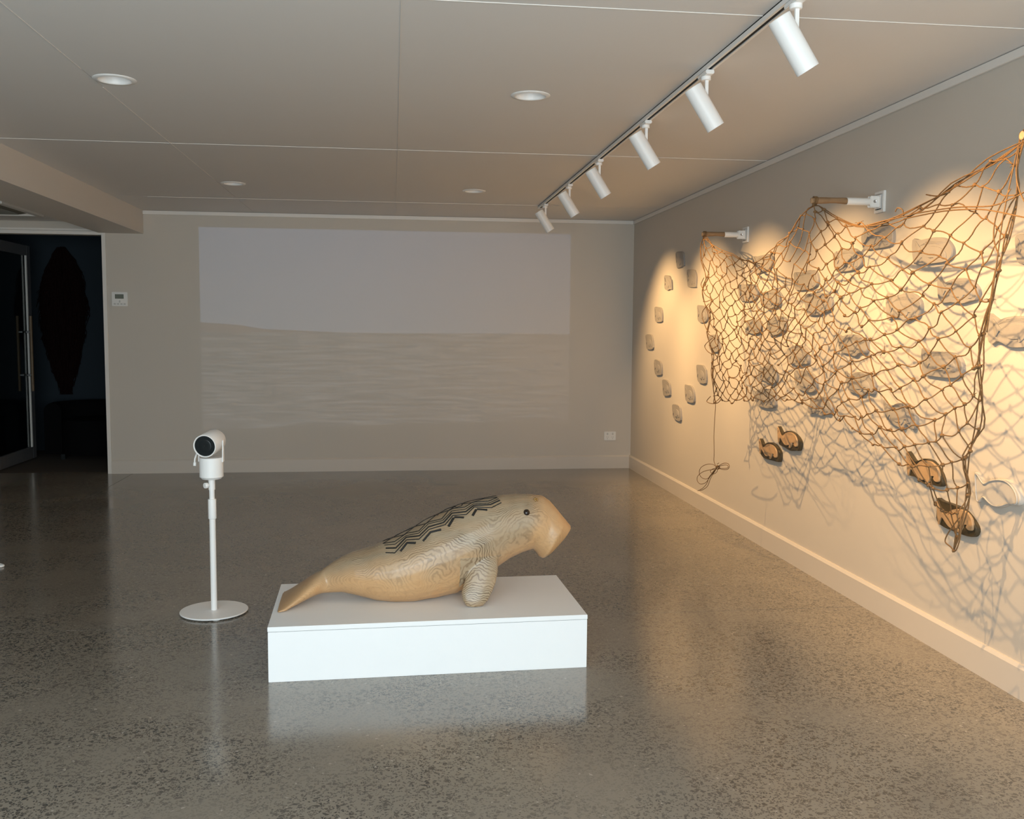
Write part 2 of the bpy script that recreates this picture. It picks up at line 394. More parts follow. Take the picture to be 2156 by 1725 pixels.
# black tub seat
sc0 = on(112, 945, 2, 0); sl = on(108, 945, 1, 10.45).x; sz = on(180, 846, 1, 10.40).z
ch = thing('tub_seat', 'black rounded upholstered seat on the carpet beyond the doorway', 'armchair', (sl+.50, 10.35, 0))
def rounded(name, x0, x1, y0, y1, z0, z1, r, par, mat=M['sofa']):
    o = MB().box(x0, x1, y0, y1, z0, z1); me = o.build(name, mat, par)
    bm = bmesh.new(); bm.from_mesh(me.data); bmesh.ops.bevel(bm, geom=list(bm.edges), offset=r, segments=4, affect='EDGES'); bm.to_mesh(me.data); bm.free()
    for p in me.data.polygons: p.use_smooth = True
    return me
def tub(r0, r1, z0, z1, a0, a1, n=22):
    m = MB(); sec = []
    for q in range(10):                        # rounded section of the wrap-around back
        a = PI*q/9; sec.append(((r0+r1)/2+(r1-r0)/2*math.cos(a), z1-.08+.08*math.sin(a)))
    sec = [(r1, z0)]+sec+[(r0, z0)]; k = len(sec); V = []; Fc = []
    for i in range(n+1):
        a = a0+(a1-a0)*i/n
        for r, z in sec: V.append((r*math.cos(a), r*math.sin(a), z))
    for i in range(n):
        for q in range(k): Fc.append((i*k+q, i*k+(q+1) % k, (i+1)*k+(q+1) % k, (i+1)*k+q))
    Fc.append(tuple(range(k))); Fc.append(tuple(n*k+q for q in range(k-1, -1, -1)))
    return m.add(V, Fc)
tub(.34, .50, .05, sz, -.35, PI+.35).build('wraparound_back', M['sofa'], ch, auto=True)
MB().lathe([(.0005, .05), (.335, .05), (.338, .36), (.32, .40), (.0005, .41)], 32).build('seat_cushion', M['sofa'], ch, auto=True)
for px, py in ((-.28, -.20), (.28, -.20), (-.28, .30), (.28, .30)): MB().box(px-.02, px+.02, py-.02, py+.02, 0, .052).build('foot', M['black'], ch)

# air-conditioner cassette on the lower ceiling
e1 = on(92, 457, 2, LZ-.03)
ac = thing('ceiling_cassette', 'square ceiling air conditioner cassette with recessed grille on the lowered ceiling', 'air conditioner', (e1.x-.43, e1.y-.43, LZ))
fr = MB(); a, b = .43, .385
for bx in ((-a, a, -a, -b), (-a, a, b, a), (-a, -b, -b, b), (b, a, -b, b)): fr.box(*bx, -.03, 0)
fr.build('frame', M['trim'], ac)
fl2 = MB()
for s in (-1, 1):
    for q in (0, 1):
        pts = [(-.27, s*.305, -.030), (.27, s*.305, -.030), (.27, s*.370, -.018), (-.27, s*.370, -.018)]
        if q: pts = [(y, x, z) for x, y, z in pts]
        m = MB(); up = [(x, y, z+.008) for x, y, z in pts]
        m.add(pts+up, [(0, 1, 2, 3), (7, 6, 5, 4), (0, 4, 5, 1), (1, 5, 6, 2), (2, 6, 7, 3), (3, 7, 4, 0)]).build('air_flap', M['cassette'], ac)
gr = MB().box(-b, b, -b, b, -.006, 0).build('intake_grille', M['cassette'], ac)
for k in range(14):
    y = -.27+.0415*k; MB().box(-.28, .28, y-.006, y+.006, -.024, -.008).build('slat', M['cassette'], gr)

# ------------------------------------------------------------------ downlights
dl_lab = ['white recessed downlight in the ceiling joint near the beam, closest to the glazed front',
          'white recessed downlight between the centre ceiling joint and the track, closest to the glazed front',
          'white recessed downlight in the ceiling joint by the beam, closest to the projected picture',
          'white recessed downlight beside the end of the track, closest to the projected picture']
for d, lab in zip(DL, dl_lab):
    x = d.x
    for i in range(3):
        if sx[i] < d.x < sx[i+1]: x = min(max(d.x, sx[i]+gg+.078), sx[i+1]-gg-.078)
    t = thing('downlight', lab, 'downlight', (x, d.y, ZC), 'recessed ceiling downlights')
    MB().lathe([(.066, .001), (.088, .001), (.089, -.002), (.086, -.0045), (.070, -.006), (.066, -.003), (.066, .001)], 48).build('trim_ring', M['whitemetal'], t, auto=True)
    MB().lathe([(.066, -.002), (.064, .004), (.056, .055), (.054, .058)], 48).build('reflector', M['whitemetal'], t, smooth=True)
    MB().lathe([(.055, .058), (.03, .060), (.0005, .060)], 48).build('diffuser', M['plastic'], t, smooth=True)

# ------------------------------------------------------------------ lighting track and spotlights
TX = 1.245
tr = thing('lighting_track', 'long white ceiling track with dark slot running beside the net wall', 'light track', (TX, 0, ZC))
y0, y1 = .6, 8.19
MB().box(-.018, -.008, y0, y1, -.020, 0).box(.008, .018, y0, y1, -.020, 0).box(-.018, .018, y0, y1, -.004, 0).build('rail', M['whitemetal'], tr)
MB().box(-.008, .008, y0, y1, -.016, -.0042).build('slot', M['darkgap'], tr)
MB().box(-.019, .019, y1, y1+.008, -.021, 0).build('end_cap', M['whitemetal'], tr)
HY = [on(*p, 2, ZC-.03).y for p in ((1683, 5), (1475, 158), (1351, 261), (1260, 341), (1197, 392), (1149, 433))]
def spotlight(y, lab):
    t = thing('track_spotlight', lab, 'spotlight', (TX, y, ZC-.021), 'spotlights on the ceiling track')
    MB().box(-.017, .017, -.055, .055, -.016, 0).build('track_adapter', M['whitemetal'], t, bevel=.003)
    MB().lathe([(.0005, -.030), (.018, -.030), (.020, -.028), (.020, -.016), (.0005, -.016)], 20).build('swivel_collar', M['whitemetal'], t, auto=True)
    ang = math.radians(33); d = Vector((math.sin(ang), 0, -math.cos(ang)))
    MB().box(-.003, .010, -.006, .006, -.105, -.028).build('stem', M['whitemetal'], t, bevel=.001)
    R, L = .037, .185
    piv = Vector((.006, 0, -.085))
    c0 = piv - d*.055 + Vector((-math.cos(ang), 0, -math.sin(ang)))*(R*.98)
    Mx = frame(c0, d, (0, 1, 0))
    hd = MB().lathe([(.0005, 0), (R-.002, 0), (R, .002), (R, L), (R-.002, L), (R-.002, L-.035), (.03, L-.04)], 40, Mx).build('lamp_head', M['whitemetal'], t, auto=True)
    MB().lathe([(R-.002, L-.030), (.0005, L-.030)], 32, Mx).build('lens', M['lens'], hd)
    l = bpy.data.lights.new('spot', 'SPOT'); l.energy = SPOT_W; l.color = SPOT_COL; l.spot_size = math.radians(82); l.spot_blend = .85; l.shadow_soft_size = .010
    lo = bpy.data.objects.new('lamp_beam', l); C.objects.link(lo); lo.parent = t
    wa = math.radians(43)                       # the wall-washer lens throws the beam higher up the wall than the head points
    lo.matrix_local = frame(c0+d*(L+.006), (-math.sin(wa), 0, math.cos(wa)), (0, 1, 0))
    return t
ordn = ['nearest the glazed front of the room', 'second from the glazed front', 'third from the glazed front', 'fourth from the glazed front', 'fifth from the glazed front', 'at the end by the projected picture']
for y, n in zip(HY, ordn): spotlight(y, 'white cylindrical spotlight on the ceiling track, '+n)

# ------------------------------------------------------------------ small wall fittings
p0, p1 = on(236, 615, 1, YB), on(270, 645, 1, YB)
th = thing('wall_controller', 'small white wall controller with grey display beside the doorway', 'controller', ((p0.x+p1.x)/2, YB, (p0.z+p1.z)/2))
tw, tz = (p1.x-p0.x)/2, (p0.z-p1.z)/2
MB().box(-tw, tw, -.018, 0, -tz, tz).build('case', M['plastic'], th, bevel=.003)
MB().box(-tw*.58, tw*.52, -.020, -.0175, tz*.05, tz*.68).build('display', M['screen'], th)
for k in (-.62, -.2, .22, .62):
    MB().box(tw*k-.009, tw*k+.009, -.0205, -.0175, -tz*.80, -tz*.58).build('button', M['button'], th)
MB().box(-.006, .006, -.0205, -.0175, -tz*.5, -tz*.18).build('button', M['button'], th)
p0, p1 = on(1272, 909, 1, YB), on(1296, 927, 1, YB)
ou = thing('power_outlet', 'white double power outlet low on the wall near the room corner', 'outlet', ((p0.x+p1.x)/2, YB, (p0.z+p1.z)/2))
tw, tz = (p1.x-p0.x)/2, (p0.z-p1.z)/2
MB().box(-tw, tw, -.009, 0, -tz, tz).build('plate', M['plastic'], ou, bevel=.0025)
for s in (-1, 1):
    MB().box(s*tw*.45-.007, s*tw*.45+.007, -.013, -.0085, tz*.25, tz*.72).build('switch', M['button'], ou)
    for dx_, rz, L in ((-.007, .5, .008), (.007, -.5, .008), (0, 0, .008)):
        zc = -tz*.25 if dx_ else -tz*.62
        cxx = s*tw*.45+dx_
        MB().add([(cxx-.0012-rz*.003, -.0095, zc+L/2), (cxx+.0012-rz*.003, -.0095, zc+L/2), (cxx+.0012+rz*.003, -.0095, zc-L/2), (cxx-.0012+rz*.003, -.0095, zc-L/2)], [(0, 1, 2, 3)]).build('socket_slot', M['darkgap'], ou)
# foot of a white metal stand at the edge of the view
sf = on(1, 1191, 2, .01); m = MB()
m.tube(catmull([(-.30, -.05, .007), (-.06, -.03, .007), (-.004, -.012, .007), (.012, .004, .007), (.0, .022, .007), (-.05, .05, .007), (-.30, .10, .007)], 4), .007, 8)
tag(obj('bent_rod_foot', mesh(m.V, m.F, True), M['whitemetal']), 'white bent metal rod foot lying on the concrete under the beam', 'stand foot').location = (sf.x, sf.y, 0)

# ------------------------------------------------------------------ plinth
PZ = .2155
fl_, fr_, br_, bl_ = [on(x, y, 2, PZ) for x, y in ((557, 1322), (1232, 1295), (1176, 1211), (597, 1230))]
th_ = math.atan2(fr_.y-fl_.y, fr_.x-fl_.x); pw = (fr_-fl_).length; pd = ((br_-fr_).length+(bl_-fl_).length)/2
pc = (fl_+fr_+br_+bl_)/4
pl = thing('plinth', 'low white rectangular plinth carrying the carved wooden animal', 'plinth', (pc.x, pc.y, 0), rotz=th_)
e = .0012
MB().box(-pw/2+e, pw/2-e, -pd/2+e, pd/2-e, 0, PZ-.0201).build('body', M['white'], pl, bevel=.0012)
MB().box(-pw/2+.004, pw/2-.004, -pd/2+.004, pd/2-.004, PZ-.0201, PZ-.0185).build('shadow_gap', M['darkgap'], pl)
MB().box(-pw/2, pw/2, -pd/2, pd/2, PZ-.0185, PZ).build('top_panel', M['white'], pl, bevel=.0015)

# ------------------------------------------------------------------ carved dugong
AX = Vector((math.cos(th_), math.sin(th_), 0)); NY = Vector((-math.sin(th_), math.cos(th_), 0))
YM = 3.985
base = Vector((pc.x, 0, PZ)); base.y = YM + (base.x-.09)*math.tan(th_)
def Z1(zx, zy): return 560+zx/3.08, 1020+zy/3.08
def prof_pt(zx, zy):                          # to (along, up) in the sculpture's middle plane
    p = onplane(*Z1(zx, zy), base, NY); v = p-base; return Vector((v.dot(AX), v.z))
ST = [((370,545),(430,698),.052,1), ((450,490),(500,695),.072,1), ((560,435),(600,716),.100,1), ((680,400),(720,746),.124,1), ((800,352),(840,758),.142,1),
      ((930,290),(960,756),.152,1), ((1060,215),(1090,732),.156,1), ((1180,155),(1230,700),.152,1), ((1300,112),(1370,630),.142,1), ((1420,85),(1500,530),.128,1),
      ((1520,67),(1580,475),.115,1), ((1620,57),(1660,438),.106,1), ((1720,60),(1728,416),.100,1), ((1795,69),(1758,450),.096,1), ((1840,100),(1772,470),.093,1.05),
      ((1885,152),(1770,462),.096,1.1), ((1928,206),(1774,466),.098,1.2), ((1950,232),(1781,472),.086,1.2), ((1977,266),(1791,473),.066,1.2)]
rings = []
NK = 28
tail = prof_pt(*ST[0][0]); tb = prof_pt(*ST[0][1]); tc = (tail+tb)/2
tipx = prof_pt(60, 800).x
def ring(c, v, wd, pw_=1.0):
    R = []
    for k in range(NK):
        a = 2*PI*k/NK; ca, sa = math.cos(a), math.sin(a); ex = 2/(2*pw_)
        f = lambda q: math.copysign(abs(q)**ex, q)
        q = c + v*f(ca); R.append(Vector((q.x, f(sa)*wd, q.y)))
    return R
for cz, wd, hg in (((44, 812), .150, .008), ((84, 790), .158, .012), ((140, 748), .152, .020), ((210, 708), .132, .030), ((270, 673), .108, .038), ((320, 645), .086, .044), ((360, 628), .068, .047)):
    rings.append(ring(prof_pt(*cz), Vector((0, hg)), wd))
# forked trailing edge of the fluke
for k in range(NK):
    v = rings[0][k]; s = min(1, abs(v.y)/.150)
    v.x += -.020*s**3 + .020*(1-s)**1.5 + .007*math.cos(s*9); v.y *= 1.08
    v.z = max(v.z - .004*s, .003)
for T, B, wd, ex in ST:
    a, b = prof_pt(*T), prof_pt(*B); c = (a+b)/2; v = (a-b)*.5*.985
    rings.append(ring(c, v, wd, ex))
V = [v for R in rings for v in R]; Fc = []
for i in range(len(rings)-1):
    for k in range(NK): Fc.append((i*NK+k, i*NK+(k+1) % NK, (i+1)*NK+(k+1) % NK, (i+1)*NK+k))
Fc.append(tuple(range(NK-1, -1, -1))); Fc.append(tuple((len(rings)-1)*NK+k for k in range(NK)))
dm = MB().add(V, Fc)
# flippers
FS = [(420,1345,1495,.085), (480,1325,1505,.105), (560,1308,1506,.122), (640,1283,1490,.138), (700,1266,1466,.150), (750,1275,1440,.160), (785,1296,1408,.166), (801,1325,1370,.170)]
for side in (-1, 1):
    R2 = []
    for i, (zy, xl, xr, off) in enumerate(FS):
        # the near flipper stands off the body's middle plane towards the viewer
        p0 = base - NY*off
        a = onplane(*Z1(xl, zy), p0, NY)-base; b = onplane(*Z1(xr, zy), p0, NY)-base
        a = Vector((a.dot(AX), 0, a.z)); b = Vector((b.dot(AX), 0, b.z)); c = (a+b)/2; h = (b-a)/2
        th = [.026, .026, .025, .023, .021, .019, .014, .007][i]
        R2.append([Vector((c.x, side*off, c.z)) + h*math.cos(2*PI*k/20) + Vector((0, side*th*math.sin(2*PI*k/20), 0)) for k in range(20)])
    V = [v for R in R2 for v in R]; Fc = []
    for i in range(len(R2)-1):
        for k in range(20): Fc.append((i*20+k, i*20+(k+1) % 20, (i+1)*20+(k+1) % 20, (i+1)*20+k))
    Fc.append(tuple(range(19, -1, -1))); Fc.append(tuple((len(R2)-1)*20+k for k in range(20)))
    dm.add(V, Fc)
minz = min(v.z for v in dm.V)
for v in dm.V: v.z = max(v.z, .0015)
src = dm.build('dugong_tmp', None)
rm = src.modifiers.new('r', 'REMESH'); rm.mode = 'VOXEL'; rm.voxel_size = .0045
sm = src.modifiers.new('s', 'SMOOTH'); sm.factor = .5; sm.iterations = 3
dg = bpy.context.evaluated_depsgraph_get(); bodyme = bpy.data.meshes.new_from_object(src.evaluated_get(dg)); bpy.data.objects.remove(src)
for p in bodyme.polygons: p.use_smooth = True
dug = thing('wooden_dugong', 'carved wooden dugong sculpture with black zigzag lines along its back', 'sculpture', base, rotz=th_)
body = obj('carved_body', bodyme, M['dugong'], dug)
lowest = min(v.co.z for v in bodyme.vertices)
dug.location.z = PZ - lowest + .0003
Mw = Matrix.Translation(dug.location) @ Matrix.Rotation(th_, 4, 'Z'); Mi = Mw.inverted()
bvh = BVHTree.FromPolygons([v.co for v in bodyme.vertices], [tuple(p.vertices) for p in bodyme.polygons])
def hit(px, py):
    o = Mi @ EYE; d = (Mi.to_3x3() @ ray(px, py)).normalized(); return bvh.ray_cast(o, d)
def Z2(zx, zy): return 780+zx/4.9, 1020+zy/4.9
LINES = [([(130,612),(225,553),(345,523),(460,436),(570,408),(690,308),(805,272),(905,208),(1040,192),(1165,152),(1308,136)], .0016),
 ([(130,612),(250,592),(345,526),(375,507),(500,482),(570,409),(610,387),(735,358),(805,275),(850,252),(975,236),(1045,193),(1085,184),(1215,176),(1308,138)], .0016),
 ([(145,628),(255,620),(370,530),(500,505),(600,407),(745,374),(840,277),(980,257),(1062,203),(1222,195),(1322,150)], .0013),
 ([(160,660),(262,658),(370,548),(505,532),(600,440),(755,395),(840,300),(985,283),(1065,220),(1235,211),(1335,166)], .0025),
 ([(157,705),(252,708),(372,575),(502,566),(605,466),(770,418),(850,323),(990,312),(1070,236),(1250,242),(1350,190)], .0016),
 ([(310,692),(378,605),(468,607)], .0034), ([(542,587),(620,495),(730,468)], .0034), ([(805,437),(857,350)], .0038), ([(866,340),(965,343)], .0030), ([(1053,325),(1090,264)], .0038), ([(1100,257),(1205,265)], .0030)]
for pts, r in LINES:
    for sgn in (1, -1):                        # the same pattern is cut on both flanks
        P = []
        for (a, b), (c, d) in zip(pts, pts[1:]):
            n = max(3, int(math.hypot(c-a, d-b)/9))
            for k in range(n+(1 if (c, d) == pts[-1] else 0)):
                loc, nor, _, _ = hit(*Z2(a+(c-a)*k/n, b+(d-b)*k/n))
                if loc is not None: P.append(Vector((loc.x, sgn*loc.y, loc.z)) + Vector((nor.x, sgn*nor.y, nor.z))*(.0004-r*.35))
        if len(P) > 2: obj('carved_line', MB().tube(P, r*1.6, 6).build('x', M['burn']).data, M['burn'], dug); bpy.data.objects.remove(bpy.data.objects['x'])
loc, nor, _, _ = hit(1109, 1079)
for sgn in (1, -1):
    l = Vector((loc.x, sgn*loc.y, loc.z)); n = Vector((nor.x, sgn*nor.y, nor.z)).normalized()
    MB().lathe([(.0003, .0075), (.006, .0066), (.0105, .0035), (.0135, .0), (.0140, -.004), (.0145, -.006)], 20, frame(l, n)).build('eye', M['eye'], dug, smooth=True)
loc, nor, _, _ = hit(1128, 1053)
kn = MB()
for a in range(5):
    ang = a*2*PI/5+.3; Fm = frame(loc, nor)
    kn.tube([Fm @ Vector((.002*math.cos(ang), .002*math.sin(ang), .006)), Fm @ Vector((.007*math.cos(ang), .007*math.sin(ang), .004)), Fm @ Vector((.011*math.cos(ang+.4), .011*math.sin(ang+.4), -.001))], [.0028, .0024, .0014], 6)
kn.build('wood_knot', M['brass'], dug, smooth=True)['label'] = 'small brassy brown knot on the brow'

# ------------------------------------------------------------------ projector and its stand
pb = on(451, 1284, 2, .012); px_, py_ = pb.x, pb.y
ps = thing('projector_stand', 'white metal floor stand with round base holding the projector', 'stand', (px_, py_, 0))
def zz(y): return on(451, y, 1, py_).z
MB().lathe([(.0005, .004), (.150, .004), (.156, .006), (.157, .009), (.155, .012), (.0005, .013)], 64).build('base_disc', M['whitemetal'], ps, auto=True)
for k in range(3):
    a = -PI/2+.25+k*2*PI/3; MB().lathe([(.0005, 0), (.02, 0), (.02, .005), (.0005, .005)], 16, Matrix.Translation((.125*math.cos(a), .125*math.sin(a), 0))).build('foot_pad', M['plastic'], ps)
zs0, zs1, zs2, zs3, zs4 = zz(1092), zz(1051), zz(1031), zz(1009), zz(1008)
MB().lathe([(.0005, .012), (.0145, .012), (.0145, zs0), (.0005, zs0)], 24).build('lower_pole', M['whitemetal'], ps, auto=True)
MB().lathe([(.0145, zs0-.002), (.0185, zs0), (.0190, zs0+.003), (.0190, zs1-.003), (.0185, zs1), (.0125, zs1)], 24).build('sleeve', M['whitemetal'], ps, auto=True)
MB().lathe([(.0005, zs1-.01), (.0125, zs1-.01), (.0125, zs2+.01), (.0005, zs2+.01)], 24).build('upper_pole', M['whitemetal'], ps, auto=True)
MB().lathe([(.0125, zs2), (.0155, zs2), (.0155, zs4), (.0005, zs4)], 24).build('clamp_collar', M['whitemetal'], ps, auto=True)
Mk = frame((0, 0, zz(1021)), (-.75, -.66, 0), (0, 0, 1))
MB().lathe([(.005, .010), (.005, .022), (.0125, .022), (.0135, .024), (.0135, .036), (.012, .038), (.0005, .038)], 20, Mk).build('clamp_knob', M['whitemetal'], ps, auto=True)
pj = thing('projector', 'white cylindrical portable projector with black round end on the floor stand', 'projector', (px_, py_, zs4))
cb, ct = 0, zz(963)-zs4
MB().lathe([(.0005, cb), (.044, cb), (.049, cb+.006), (.0545, cb+.010), (.0545, ct-.003), (.052, ct), (.0005, ct+.001)], 48).build('cradle_base', M['whitemetal'], pj, auto=True)
hd = math.radians(11); el = math.radians(6)
ax = Vector((math.sin(hd)*math.cos(el), math.cos(hd)*math.cos(el), math.sin(el))); sd = Vector((math.cos(hd), -math.sin(hd), 0))
bc = Vector((0, 0, zz(932)-zs4)); R, L = .0535, .145
Mb = frame(bc-ax*L*.55, ax)
MB().lathe([(R-.006, .004), (R-.004, 0), (R-.001, 0), (R, .002), (R, L-.016), (R-.004, L-.006), (R-.014, L), (.0005, L)], 56, Mb).build('barrel', M['whitemetal'], pj, auto=True)
gl = MB().lathe([(R-.004, .005), (.0005, .005)], 48, Mb).build('end_grille', M['black'], pj)
MB().lathe([(.030, .0042), (.028, .0036), (.012, .0046), (.0005, .0048)], 40, Mb).build('grille_dome', M['black'], gl, smooth=True)
MB().lathe([(.0005, L+.0008), (.020, L+.0008), (.022, L+.0002)], 32, Mb).build('lens', M['black'], pj)
for s in (-1, 1):
    q = bc + sd*s*(R+.004); lo = Vector((sd.x*s*(R+.003), sd.y*s*(R+.003), ct-.02))
    t_ = (lo-q).normalized(); wv = ax*.010
    n_ = sd*s*.003
    P = [q-t_*.012-wv*.6, q-t_*.012+wv*.6, lo+wv, lo-wv]
    MB().add([p-n_*.6 for p in P]+[p+n_ for p in P], [(0, 1, 2, 3), (7, 6, 5, 4), (0, 4, 5, 1), (1, 5, 6, 2), (2, 6, 7, 3), (3, 7, 4, 0)]).build('yoke_arm', M['whitemetal'], pj, bevel=.001)
cp = [Vector(v) for v in ((-.060, .0, ct+.035), (-.064, -.014, ct+.016), (-.070, -.022, ct-.004), (-.071, -.022, ct-.022))]
MB().tube(catmull(cp, 4), .004, 8).build('power_cable', M['plastic'], pj, smooth=True)
MB().tube([(-.071, -.022, ct-.020), (-.072, -.022, ct-.036)], .007, 10).build('plug', M['plastic'], pj, auto=True)
# the beam of the projector: a lamp behind the lens throwing a seascape on the far wall
LP = Vector((px_, py_, zs4)) + bc + ax*(L*.45+.012)
qa, qb = on(418, 478, 1, YB), on(1197, 908, 1, YB)
pl_ = bpy.data.lights.new('projector_beam', 'SPOT'); pl_.energy = 215; pl_.spot_size = math.radians(80); pl_.spot_blend = 0; pl_.shadow_soft_size = .004; pl_.use_nodes = True
lt = pl_.node_tree
class LN(NT):
    def __init__(s, tree): s.t = tree
t = LN(lt); em = lt.nodes['Emission']
gi = t.n('ShaderNodeNewGeometry').outputs['Incoming']; sp = t.n('ShaderNodeSeparateXYZ'); t.l(gi, sp.inputs[0])
X = t.math('MULTIPLY_ADD', t.math('DIVIDE', sp.outputs[0], sp.outputs[1]), YB-LP.y, LP.x)
Zz = t.math('MULTIPLY_ADD', t.math('DIVIDE', sp.outputs[2], sp.outputs[1]), YB-LP.y, LP.z)
u = t.math('DIVIDE', t.math('SUBTRACT', X, qa.x), qb.x-qa.x); v = t.math('DIVIDE', t.math('SUBTRACT', Zz, qb.z), qa.z-qb.z)
def inr(a): return t.math('MULTIPLY', t.math('GREATER_THAN', a, 0), t.math('LESS_THAN', a, 1))
mask = t.math('MULTIPLY', inr(u), inr(v))
cmb = t.n('ShaderNodeCombineXYZ'); t.l(t.math('MULTIPLY', u, 5), cmb.inputs[0]); t.l(t.math('MULTIPLY', v, 52), cmb.inputs[1])
wav = t.noise(cmb.outputs[0], 1.6, 4, .6)
cmb2 = t.n('ShaderNodeCombineXYZ'); t.l(t.math('MULTIPLY', u, 5), cmb2.inputs[0]); t.l(t.math('MULTIPLY', v, 9), cmb2.inputs[1])
cloud = t.noise(cmb2.outputs[0], .8, 3, .55)
sky = t.mix(v, (.30, .36, .42), (.20, .33, .62))
sky = t.mix(t.ramp(cloud, [(.62, 0), (.8, .35)]), sky, (.18, .24, .34))
sea = t.mix(t.ramp(wav, [(.42, 0), (.66, 1)]), (.02, .024, .035), (.23, .24, .28))
crest = t.math('MULTIPLY', t.ramp(wav, [(.60, 0), (.72, .6)]), t.ramp(v, [(.05, 1), (.30, .25)]))
sea = t.mix(crest, sea, (.50, .54, .60))
shore = t.math('MULTIPLY_ADD', t.noise(cmb2.outputs[0], 1.2, 2), .06, -.005)
sea = t.mix(t.math('LESS_THAN', v, t.math('ADD', shore, t.math('MULTIPLY', u, .03))), sea, (.02, .017, .014))
land = t.math('ADD', .497, t.math('MULTIPLY', t.ramp(u, [(0, 1), (.10, .75), (.16, .35), (.38, 0)]), .046))
img = t.mix(t.math('GREATER_THAN', v, land), sea, sky)
img = t.mix(t.math('MULTIPLY', t.math('GREATER_THAN', v, .497), t.math('LESS_THAN', v, land)), img, (.10, .055, .045))
img = t.mix(1.0, img, t.mix(mask, (0, 0, 0), (1, 1, 1)), 'MULTIPLY')
t.l(img, em.inputs[0]); em.inputs[1].default_value = 1
po = bpy.data.objects.new('projector_beam', pl_); C.objects.link(po)
po.parent = pj
aim = (Vector(((qa.x+qb.x)/2, YB, (qa.z+qb.z)/2))-LP).normalized()
po.matrix_local = Matrix.Translation(-Vector((px_, py_, zs4))) @ frame(LP, -aim)

# ------------------------------------------------------------------ branches on wall brackets
def bracket(tip_px, mid_px, y, lab, Ltot=.32, z=None):
    if tip_px: tp = on(*tip_px, 1, y); zc = tp.z; tx = tp.x
    else: zc = z; tx = XR-Ltot
    t = thing('bracketed_branch', lab, 'wall bracket', (XR, y, zc), 'branches on white brackets holding the net')
    MB().box(-.012, 0, -.045, .045, -.050, .050).build('mounting_plate', M['plastic'], t, bevel=.002)
    hb = MB()
    for s in (-1, 1): hb.box(-.062, -.012, s*.013-.004, s*.013+.004, -.026, .026)
    hb.box(-.018, -.012, -.03, .03, -.036, .036)
    hb.build('hinge_cheeks', M['plastic'], t, bevel=.003)
    MB().lathe([(.0005, -.02), (.005, -.02), (.007, -.021), (.007, .021), (.005, .022), (.0005, .022)], 14, frame((-.042, 0, 0), (0, 1, 0))).build('hinge_bolt', M['chrome'], t, auto=True)
    xs = -(XR-tx)*.50
    MB().lathe([(.0005, .045), (.0165, .045), (.0175, .048), (.0175, -xs), (.0150, -xs), (.0150, -xs-.01)], 24, frame((0, 0, 0), (-1, 0, 0), (0, 0, 1))).build('socket', M['plastic'], t, auto=True)
    Lb = XR-tx; n = 8; P = []; rr = []
    for k in range(n+1):
        f = k/n; P.append(Vector((xs+.02-(Lb+xs+.02)*f, .002*math.sin(f*5), .0025*math.sin(f*4)))); rr.append(.0145+.0012*math.sin(f*9+1))
    br = MB().tube(P, rr, 16, cap=False).build('branch', M['bark'], t, smooth=True)
    MB().lathe([(.0005, .0012), (.010, .001), (rr[-1], -.001)], 16, frame(P[-1], (-1, 0, 0), (0, 0, 1))).build('cut_end', M['cutwood'], br)
    tie = MB()
    for q in (.012, .018, .026):
        tie.tube([(-Lb+q+.001*math.sin(3*a), .0175*math.cos(a), .0175*math.sin(a)) for a in [2*PI*k/16 for k in range(17)]], .0026, 5)
    tie.build('cord_lashing', M['cord'], t)
    return Vector((tx, y, zc))
T1 = bracket((1478, 493), None, 6.12, 'bark branch on a white wall bracket at the net end by the room corner')
T2 = bracket((1708, 422), None, 4.365, 'bark branch on a white wall bracket holding the middle peak of the net')
d = ray(2150, 284); tt = 1.965/d.x; T3 = EYE+d*tt
T3 = bracket((2150, 284), None, T3.y, 'bark branch on a white wall bracket at the highest outer corner of the net')

# ------------------------------------------------------------------ plaques on the right wall
FIG = [(245,715),(270,730),(340,930),(380,960),(440,940),(500,880),(600,860),(700,890),(790,980),(840,1100),(850,1250),(830,1310),(780,1300),(745,1240),(760,1195),(690,1190),(680,1250),(625,1350),(600,1330),(605,1260),(530,1270),(460,1240),(390,1130),(330,1030),(290,1170),(270,1150),(255,950)]
FIGN = [((x-245)/605, (y-715)/635) for x, y in FIG]
def z_(ox, oy, s): return lambda L: [(ox+x/s, oy+y/s) for x, y in L]
zA = z_(1340, 500, 4.3125); zB = z_(1540, 500, 9.583); zB2 = z_(1540, 660, 7.84); zC = z_(1660, 540, 8.983); zD = z_(1660, 680, 8.2125)
zE = z_(1690, 380, 4.107); zF = z_(1800, 640, 6.056); zG = z_(1690, 780, 3.92); zH = z_(1590, 880, 15.68); zI = z_(1800, 440, 6.056)
